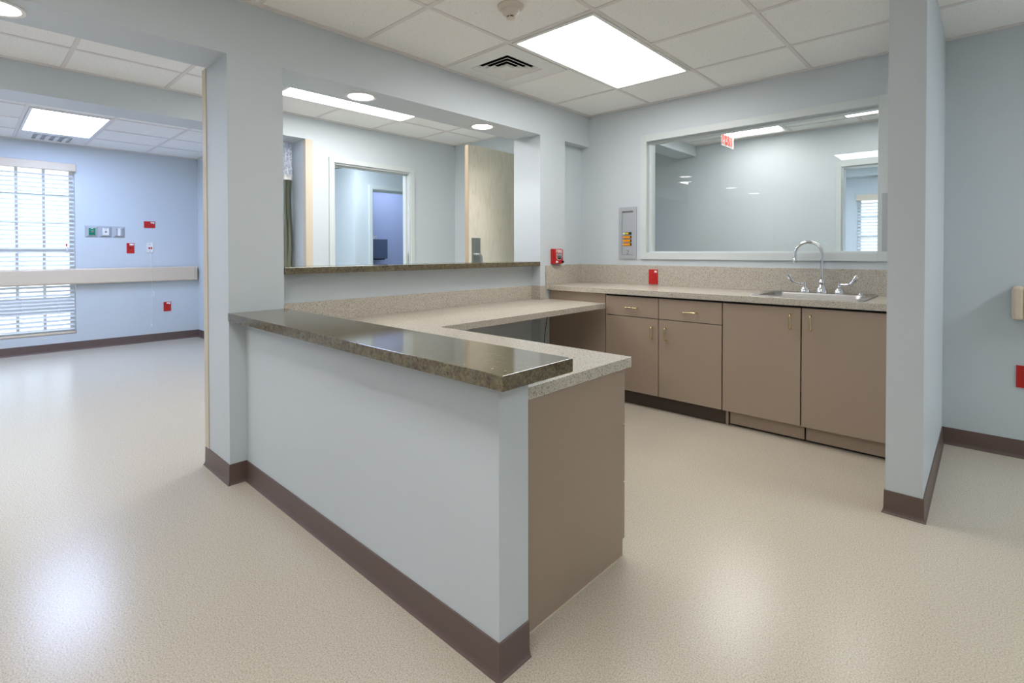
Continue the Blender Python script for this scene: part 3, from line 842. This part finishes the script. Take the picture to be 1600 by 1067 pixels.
# towel dispenser on washroom wall
pd = thing('towel_dispenser', 'blue-grey paper towel dispenser on the washroom wall', 'towel dispenser', (-7.4, 4.67, 1.05), 'wall mounted dispensers')
MB().box(-7.50, -7.285, 4.545, 4.815, 1.052, 1.372).build('cover', 'dispenser', pd, .008)
b = MB()
for k in range(8): b.box(-7.46, -7.32, 4.541, 4.547, 1.075+k*.036, 1.098+k*.036)
b.build('side_vents', 'bluelit_vent', pd)
MB().box(-7.48, -7.33, 4.57, 4.79, 1.035, 1.054).build('tray', 'black', pd)
MB().box(-7.50, -7.495, 4.57, 4.74, 1.372, 1.43).build('back_plate', 'white', pd)
MB().tube([(-7.40, 4.66, 1.372), (-7.40, 4.66, 1.41)], .004, 8).build('key', 'grey_dark', pd)

# dispenser on the stub wall
sp = thing('soap_dispenser', 'grey metal dispenser on the stub wall above the sink counter', 'dispenser', (SX0-.05, 3.55, 1.17), 'wall mounted dispensers')
MB().box(SX0-.10, SX0, 3.42, 3.68, 1.165, 1.485).build('cabinet', 'grey_metal', sp, .004)
MB().box(SX0-.060, SX0-.01, 3.416, 3.42, 1.18, 1.32).build('front_slot', 'white', sp)

# ------------------------------------------------------------------ corner guards, rails
gd = MB().box(-3.135, -3.075, .900, .905, .102, 2.149).box(-3.135, -3.13, .905, .96, .102, 2.149)
tag(gd.build('corner_guard', 'guard', None, .001), 'tall beige corner guard on the pier at the wide hall opening', 'corner guard', 'beige corner guards')
gd = MB().box(XE, XE+.005, YD-.006, YD+.062, .102, 2.226).box(XE-.05, XE, YD-.006, YD, .102, 2.226)
tag(gd.build('corner_guard', 'guard', None, .001), 'tan corner guard on the hall wall left of the white doorway', 'corner guard', 'beige corner guards')

def rail(x_or_y, label, axis):
    pass
r1 = thing('bumper_rail', 'long cream bumper rail across the far room wall and blind', 'bumper rail', (XC, 0, .785), 'cream wall bumper rails')
prof = [(0.03, .785), (.058, .785), (.066, .79), (.07, .80), (.07, .955), (.066, .964), (.058, .97), (.03, .97)]
MB().prism([(XC+p, z) for p, z in prof], -3.9, 2.155, 'y').build('cover', 'offwhite', r1)
prof2 = [(XC+p*1.0, z) for p, z in prof]
b = MB()
b.box(XC, XC+.0705, 2.156, 2.19, .785, .97)
b.build('end_cap', 'offwhite', r1, .012, seg=3)
for y in (-3.0, -1.6, 1.15, 2.0): MB().box(XC, XC+.031, y-.03, y+.03, .82, .93).build('bracket', 'grey_metal', r1)
r2 = thing('bumper_rail', 'cream bumper rail end on the right wall beyond the stub wall', 'bumper rail', (1.5, YB, .785), 'cream wall bumper rails')
MB().prism([(YB-p*1.3, z) for p, z in prof], .150, 3.4, 'x').build('cover', 'offwhite', r2)
MB().box(.098, .149, YB-.0915, YB, .785, .97).build('end_cap', 'offwhite', r2, .016, seg=3)

# ------------------------------------------------------------------ wall devices
def plate_x(label, y0, y1, z0, z1, mat, marks, name='outlet_plate', cat='outlet', group=None):
    """plate on the far wall (faces +x)"""
    t = thing(name, label, cat, (XC, (y0+y1)/2, z0), group)
    MB().box(XC, XC+.007, y0, y1, z0, z1).build('cover_plate', mat, t, .002)
    for m in marks(t, (y0+y1)/2, (z0+z1)/2): pass
    return t
def sticker(t, y1, z1):
    MB().box(XC+.007, XC+.008, y1-.05, y1-.008, z1-.03, z1-.008).build('sticker', 'white', t)
M['red_dark'] = plain('dark_red', (.18, .006, .006), .5)
def m_duplex(t, y, z):
    for dz in (-.022, .022):
        MB().box(XC+.007, XC+.010, y-.017, y+.017, z+dz-.014, z+dz+.014).build('receptacle', 'red', t, .003)
        b = MB()
        for dy in (-.007, .007): b.box(XC+.010, XC+.0104, y+dy-.0015, y+dy+.0015, z+dz-.002, z+dz+.008)
        b.build('slots', 'red_dark', t)
    return []
def m_duplex_h(t, y, z):
    for dy in (-.022, .022):
        MB().box(XC+.007, XC+.010, y+dy-.014, y+dy+.014, z-.017, z+.017).build('receptacle', 'red', t, .003)
        b = MB()
        for dz in (-.007, .007): b.box(XC+.010, XC+.0104, y+dy-.008, y+dy+.002, z+dz-.0015, z+dz+.0015)
        b.build('slots', 'red_dark', t)
    return []
def m_button(t, y, z):
    MB().lathe([(.014, XC+.007), (.013, XC+.012), (.006, XC+.013)], (0, y, z), 'x', 16).build('receptacle', 'red_dark', t, smooth=True)
    return []
G = 'red emergency power plates'
t = plate_x('red horizontal outlet plate, topmost on the far wall', 1.604, 1.724, 1.478, 1.562, 'red', m_duplex_h, group=G); sticker(t, 1.724, 1.562)
t = plate_x('red plate beside the pull cord station on the far wall', 1.420, 1.500, 1.150, 1.280, 'red', m_button, group=G); sticker(t, 1.50, 1.28)
t = plate_x('red outlet plate below the bumper rail on the far wall', 1.808, 1.892, .385, .508, 'red', m_duplex, group=G); sticker(t, 1.892, .508)

def gas_plate(y0, label, name, cat, kind):
    y1 = y0+.128; z0, z1 = 1.345, 1.485; t = thing(name, label, cat, (XC, (y0+y1)/2, z0), 'row of medical wall outlets')
    b = MB(); i = .03; d = .022
    lo = [(y0, z0), (y1, z0), (y1, z1), (y0, z1)]; up = [(y0+i, z0+i*.8), (y1-i, z0+i*.8), (y1-i, z1-i*.8), (y0+i, z1-i*.8)]
    L = [b.bm.verts.new((XC, *p)) for p in lo]; U = [b.bm.verts.new((XC+d, *p)) for p in up]
    for k in range(4): b.bm.faces.new((L[k], L[(k+1) % 4], U[(k+1) % 4], U[k]))
    b.bm.faces.new(U); b.bm.faces.new(list(reversed(L)))
    b.build('bezel', 'grey_metal', t)
    ym = (y0+y1)/2; zm = (z0+z1)/2
    if kind < 2:
        MB().box(XC+d, XC+d+.006, ym-.031, ym+.031, zm-.043, zm+.043).build('face', ('green', 'white')[kind], t, .001)
        MB().lathe([(.013, XC+d+.006), (.013, XC+d+.016), (.008, XC+d+.017)], (0, ym, zm), 'x', 16).build('socket', 'chrome', t, smooth=True)
        MB().lathe([(.007, XC+d+.0165), (.006, XC+d+.018)], (0, ym, zm), 'x', 12).build('socket_hole', ('black', 'red_dark')[kind], t)
        MB().box(XC+d+.006, XC+d+.0066, ym-.012, ym+.012, zm+.030, zm+.038).build('name_strip', 'white' if kind == 0 else 'grey_metal', t)
    else:
        MB().box(XC+d, XC+d+.012, ym-.032, ym-.020, zm-.045, zm+.045).box(XC+d, XC+d+.012, ym+.020, ym+.032, zm-.045, zm+.045).build('slide_rail', 'grey_metal', t)
        MB().box(XC+d, XC+d+.004, ym-.014, ym+.014, zm-.045, zm+.045).build('slide_plate', 'white', t)
gas_plate(1.015, 'green oxygen outlet in a grey sloped bezel nearest the window blind', 'gas_outlet', 'gas outlet', 0)
gas_plate(1.1465, 'white gas outlet in a grey sloped bezel, middle of the medical outlet row', 'gas_outlet', 'gas outlet', 1)
gas_plate(1.278, 'grey slide bracket at the right end of the medical outlet row', 'slide_bracket', 'bracket', 2)

pc = thing('pull_cord_station', 'white nurse call plate with red pushbuttons and a long white cord', 'call station', (XC, 1.663, 1.15))
MB().box(XC, XC+.012, 1.626, 1.699, 1.158, 1.288).build('cover_plate', 'white', pc, .003)
for y in (1.648, 1.670): MB().box(XC+.012, XC+.017, y, y+.016, 1.205, 1.229).build('button', 'red', pc, .001)
for zz in (1.262, 1.172): MB().lathe([(.005, XC+.012), (.004, XC+.0135)], (0, 1.6625, zz), 'x', 10).build('screw', 'grey_dark', pc)
cy = 1.668
MB().tube([(XC+.010, cy, 1.158), (XC+.05, cy, 1.05), (XC+.076, cy-.002, .97), (XC+.076, cy, .86), (XC+.074, cy, .60), (XC+.06, cy-.002, .36), (XC+.05, cy-.004, .24)], .0022, 6).build('cord', 'white', pc)
MB().tube([(XC+.072, cy, .655), (XC+.076, cy+.018, .65), (XC+.074, cy+.026, .63), (XC+.072, cy+.018, .61), (XC+.070, cy+.004, .60)], .004, 8).build('cord_knot', 'white', pc)
MB().lathe([(.004, .245), (.010, .235), (.012, .205), (.006, .198)], (XC+.05, cy-.004, 0), 'z', 12).build('cord_pendant', 'white', pc, smooth=True)

# red outlet on backsplash and on right wall (face -y)
def plate_y(label, x0, x1, z0, z1, yf, sticker_=True):
    t = thing('outlet_plate', label, 'outlet', ((x0+x1)/2, yf, z0), G)
    MB().box(x0, x1, yf-.007, yf, z0, z1).build('cover_plate', 'red', t, .002)
    xm = (x0+x1)/2; zm = (z0+z1)/2
    for dz in (-.021, .021):
        MB().box(xm-.016, xm+.016, yf-.010, yf-.007, zm+dz-.014, zm+dz+.014).build('receptacle', 'red', t, .003)
        b = MB()
        for dx in (-.007, .007): b.box(xm+dx-.0013, xm+dx+.0013, yf-.0104, yf-.010, zm+dz-.002, zm+dz+.008)
        b.lathe([(.0022, yf-.0104), (.0022, yf-.010)], (xm, 0, zm+dz-.008), 'y', 8)
        b.build('slots', 'red_dark', t)
    if sticker_: MB().box(x1-.030, x1-.008, yf-.008, yf-.007, z1-.026, z1-.010).build('sticker', 'white', t)
    return t
plate_y('red outlet plate on the speckled backsplash left of the sink', -2.136, -2.052, .886, 1.012, YB-.02)
plate_y('red outlet plate low on the right wall under the bumper rail', .122, .202, .398, .523, YB, False)

# fire alarm pull station on the right pier (faces +x)
fa = thing('fire_alarm_pull_station', 'red fire alarm pull station on the pier beside the backsplash', 'fire alarm', (XA, 3.525, 1.055))
y0, y1, z0, z1 = 3.468, 3.590, 1.058, 1.190
MB().box(XA, XA+.034, y0, y1, z0, z1).build('back_box', 'red_fire', fa, .006)
MB().box(XA+.034, XA+.048, y0+.003, y1-.003, z0+.002, z1-.002).build('front_cover', 'red_fire', fa, .006)
xf = XA+.048
ym = (y0+y1)/2
b = MB(); pl = [(ym-.036, z1-.040), (ym-.036, z0+.052), (ym-.026, z0+.040), (ym, z0+.034), (ym+.026, z0+.040), (ym+.036, z0+.052), (ym+.036, z1-.040)]
b.prism(pl, xf, xf+.0015, 'x'); b.build('white_outline', 'white', fa)
b = MB(); pl = [(ym-.031, z1-.043), (ym-.031, z0+.054), (ym-.023, z0+.044), (ym, z0+.039), (ym+.023, z0+.044), (ym+.031, z0+.054), (ym+.031, z1-.043)]
b.prism(pl, xf+.0015, xf+.003, 'x'); b.build('handle_recess', 'black', fa)
MB().box(xf+.003, xf+.012, ym-.031, ym+.031, z0+.058, z0+.064).box(xf+.003, xf+.010, ym-.030, ym+.030, z0+.072, z0+.084).build('pull_bar', 'grey_metal', fa, .001)
text_mesh('lettering', 'FIRE', .03, 'white', fa, (xf+.0005, ym, z1-.021), (0, 1, 0), (0, 0, 1), .0006, .0006, (.084, .026))
b = MB().prism([(ym-.046, z0+.014), (ym-.036, z0+.008), (ym-.030, z0+.014), (ym-.014, z0+.010), (ym-.018, z0+.018), (ym-.010, z0+.024), (ym-.026, z0+.023), (ym-.030, z0+.030), (ym-.044, z0+.026)], xf, xf+.0008, 'x')
b.build('hand_symbol', 'white', fa)
MB().lathe([(.010, xf-.004), (.010, xf+.012), (.008, xf+.016)], (0, y1-.018, z0+.018), 'x', 14).build('key_lock', 'black', fa, smooth=True)
MB().lathe([(.009, y1-.004), (.010, y1+.012), (.007, y1+.018)], (xf-.012, 0, z0+.020), 'y', 14).build('seal_knob', 'red_fire', fa, smooth=True)

# nurse call annunciator (faces -y)
nc = thing('nurse_call_panel', 'tall grey wall panel with rows of amber buttons left of the viewing window', 'call panel', (-2.35, YB, 1.10))
x0, x1, z0, z1 = -2.438, -2.264, 1.100, 1.560
f = .030
b = MB()
def frame_piece(pl): b.prism(pl, YB-.014, YB, 'y')
frame_piece([(x0, z0), (x1, z0), (x1-f, z0+f*1.15), (x0+f, z0+f*1.15)]); frame_piece([(x0, z1), (x0+f, z1-f*1.15), (x1-f, z1-f*1.15), (x1, z1)])
frame_piece([(x0, z0), (x0+f, z0+f*1.15), (x0+f, z1-f*1.15), (x0, z1)]); frame_piece([(x1, z0), (x1, z1), (x1-f, z1-f*1.15), (x1-f, z0+f*1.15)])
b.build('bezel', 'grey_metal', nc)
MB().box(x0+f, x1-f, YB-.006, YB, z0+f*1.15, z1-f*1.15).build('recess', 'grey_dark', nc)
MB().box(x0+f+.004, x1-f-.003, YB-.010, YB-.006, z0+f*1.15+.004, z1-f*1.15-.016).build('face_plate', 'grey_metal', nc, .001)
bx0 = x0+f+.014; bw = .0185
for r in range(4):
    zz = 1.219+r*.0325
    MB().box(bx0-.002, bx0+4*bw+.008, YB-.012, YB-.010, zz-.003, zz+.0215).build('button_housing', 'black', nc)
    cols = ['amber']*4 if r < 3 else ['white', 'lime', 'amber', 'tealdark']
    for k in range(4):
        MB().box(bx0+k*bw, bx0+(k+1)*bw-.0015, YB-.017, YB-.012, zz, zz+.0185).build('button', cols[k], nc, .001)
MB().box(x0+.079, x0+.096, YB-.013, YB-.010, 1.158, 1.174).build('jack_housing', 'black', nc)
MB().box(x0+.082, x0+.093, YB-.015, YB-.013, 1.161, 1.171).build('jack_button', 'white', nc)
MB().box(x0+.080, x0+.095, YB-.0106, YB-.010, 1.142, 1.146).build('jack_mark', 'black', nc)

# exit sign in the next room (faces +x)
ex = thing('exit_sign', 'red lettered exit sign hanging from the ceiling past the viewing window', 'exit sign', (-1.885, 5.13, 2.20))
MB().box(-1.905, -1.865, 5.0, 5.27, ZC-.03, ZC-.005).build('canopy', 'white', ex, .004)
MB().box(-1.889, -1.881, 4.985, 5.29, 2.195, ZC-.03).build('panel', 'acrylic', ex, .001)
MB().box(-1.889, -1.881, 4.985, 5.29, 2.191, 2.195).box(-1.890, -1.880, 5.286, 5.292, 2.19, ZC-.03).build('edge_strip', 'white', ex)
text_mesh('lettering', 'EXIT', .2, 'exit_red', ex, (-1.8795, 5.172, 2.279), (0, 1, 0), (0, 0, 1), .0006, .0055, (.205, .148), 1.16)
b = MB().prism([(5.034, 2.353), (5.054, 2.353), (5.032, 2.300), (5.054, 2.247), (5.034, 2.247), (5.008, 2.300)], -1.880, -1.878, 'x').box(-1.880, -1.878, 4.990, 5.003, 2.203, 2.36)
b.build('arrow', 'exit_red', ex)

# ------------------------------------------------------------------ privacy curtain
cu = thing('privacy_curtain', 'bunched olive privacy curtain with white net top in the far room doorway', 'curtain', (-4.985, 2.155, .3))
def folds(name, z0, z1, mat, cx, cy, rx, ry, nz=14, amp=.35):
    b = MB(); n = 64; rings = []
    for j in range(nz+1):
        u = j/nz; z = z0+(z1-z0)*u; ring = []
        for i in range(n):
            a = 2*pi*i/n
            k = 1+amp*.5*sin(7*a+2.0*u)+amp*.3*sin(11*a-3*u)
            s = 1+.10*sin(5*u+1)
            ring.append(b.bm.verts.new((cx+rx*k*s*cos(a), cy+ry*k*s*sin(a)+.006*sin(4*u*pi), z)))
        rings.append(ring)
    for r0, r1 in zip(rings, rings[1:]):
        for i in range(n): b.bm.faces.new((r0[i], r0[(i+1) % n], r1[(i+1) % n], r1[i]))
    return b.build(name, mat, cu, smooth=True)
folds('curtain_fabric', .30, 1.86, 'fabric', -4.985, 2.155, .048, .040)
folds('header_band', 1.86, 1.91, 'white', -4.985, 2.155, .049, .041, 2)
folds('net_header', 1.91, 2.216, 'net', -4.985, 2.155, .047, .039, 6)
MB().box(-5.005, -4.965, 2.07, 2.205, 2.215, 2.228).build('curtain_track', 'white', cu)

# ------------------------------------------------------------------ world (daylight outside the windows)
w = bpy.data.worlds.new('World'); SC.world = w; w.use_nodes = True
bg = w.node_tree.nodes['Background']; bg.inputs[0].default_value = (.70, .83, 1., 1); bg.inputs[1].default_value = 2.8

# ------------------------------------------------------------------ camera
F_, CX, CY, YAW, PIT, ROL = 800.087, 800., 403.609, .7489, -.0132, -.0012
f = Vector((-sin(YAW)*cos(PIT), cos(YAW)*cos(PIT), sin(PIT)))
r = Vector((cos(YAW), sin(YAW), 0)); u = r.cross(f)
r2 = r*cos(ROL)+u*sin(ROL); u2 = u*cos(ROL)-r*sin(ROL)
cam = bpy.data.cameras.new('Camera'); co = bpy.data.objects.new('Camera', cam); COL.objects.link(co)
mw = Matrix.Identity(4)
for i in range(3): mw[i][0] = r2[i]; mw[i][1] = u2[i]; mw[i][2] = -f[i]
mw[0][3], mw[1][3], mw[2][3] = 0, 0, 1.166
co.matrix_world = mw
cam.sensor_fit = 'HORIZONTAL'; cam.sensor_width = 36.; cam.lens = F_/1600*36.
cam.shift_x = 0.; cam.shift_y = (CY-533.5)/1600
cam.clip_start = .02; cam.clip_end = 100
SC.camera = co

vs = SC.view_settings
SC.display_settings.display_device = 'sRGB'
vs.view_transform = 'Standard'; vs.look = 'None'; vs.exposure = .17; vs.gamma = 1.; vs.use_curve_mapping = False
cy = SC.cycles
cy.max_bounces = 12; cy.diffuse_bounces = 8; cy.glossy_bounces = 4; cy.transparent_max_bounces = 16
cy.use_denoising = True; cy.sample_clamp_indirect = 10.
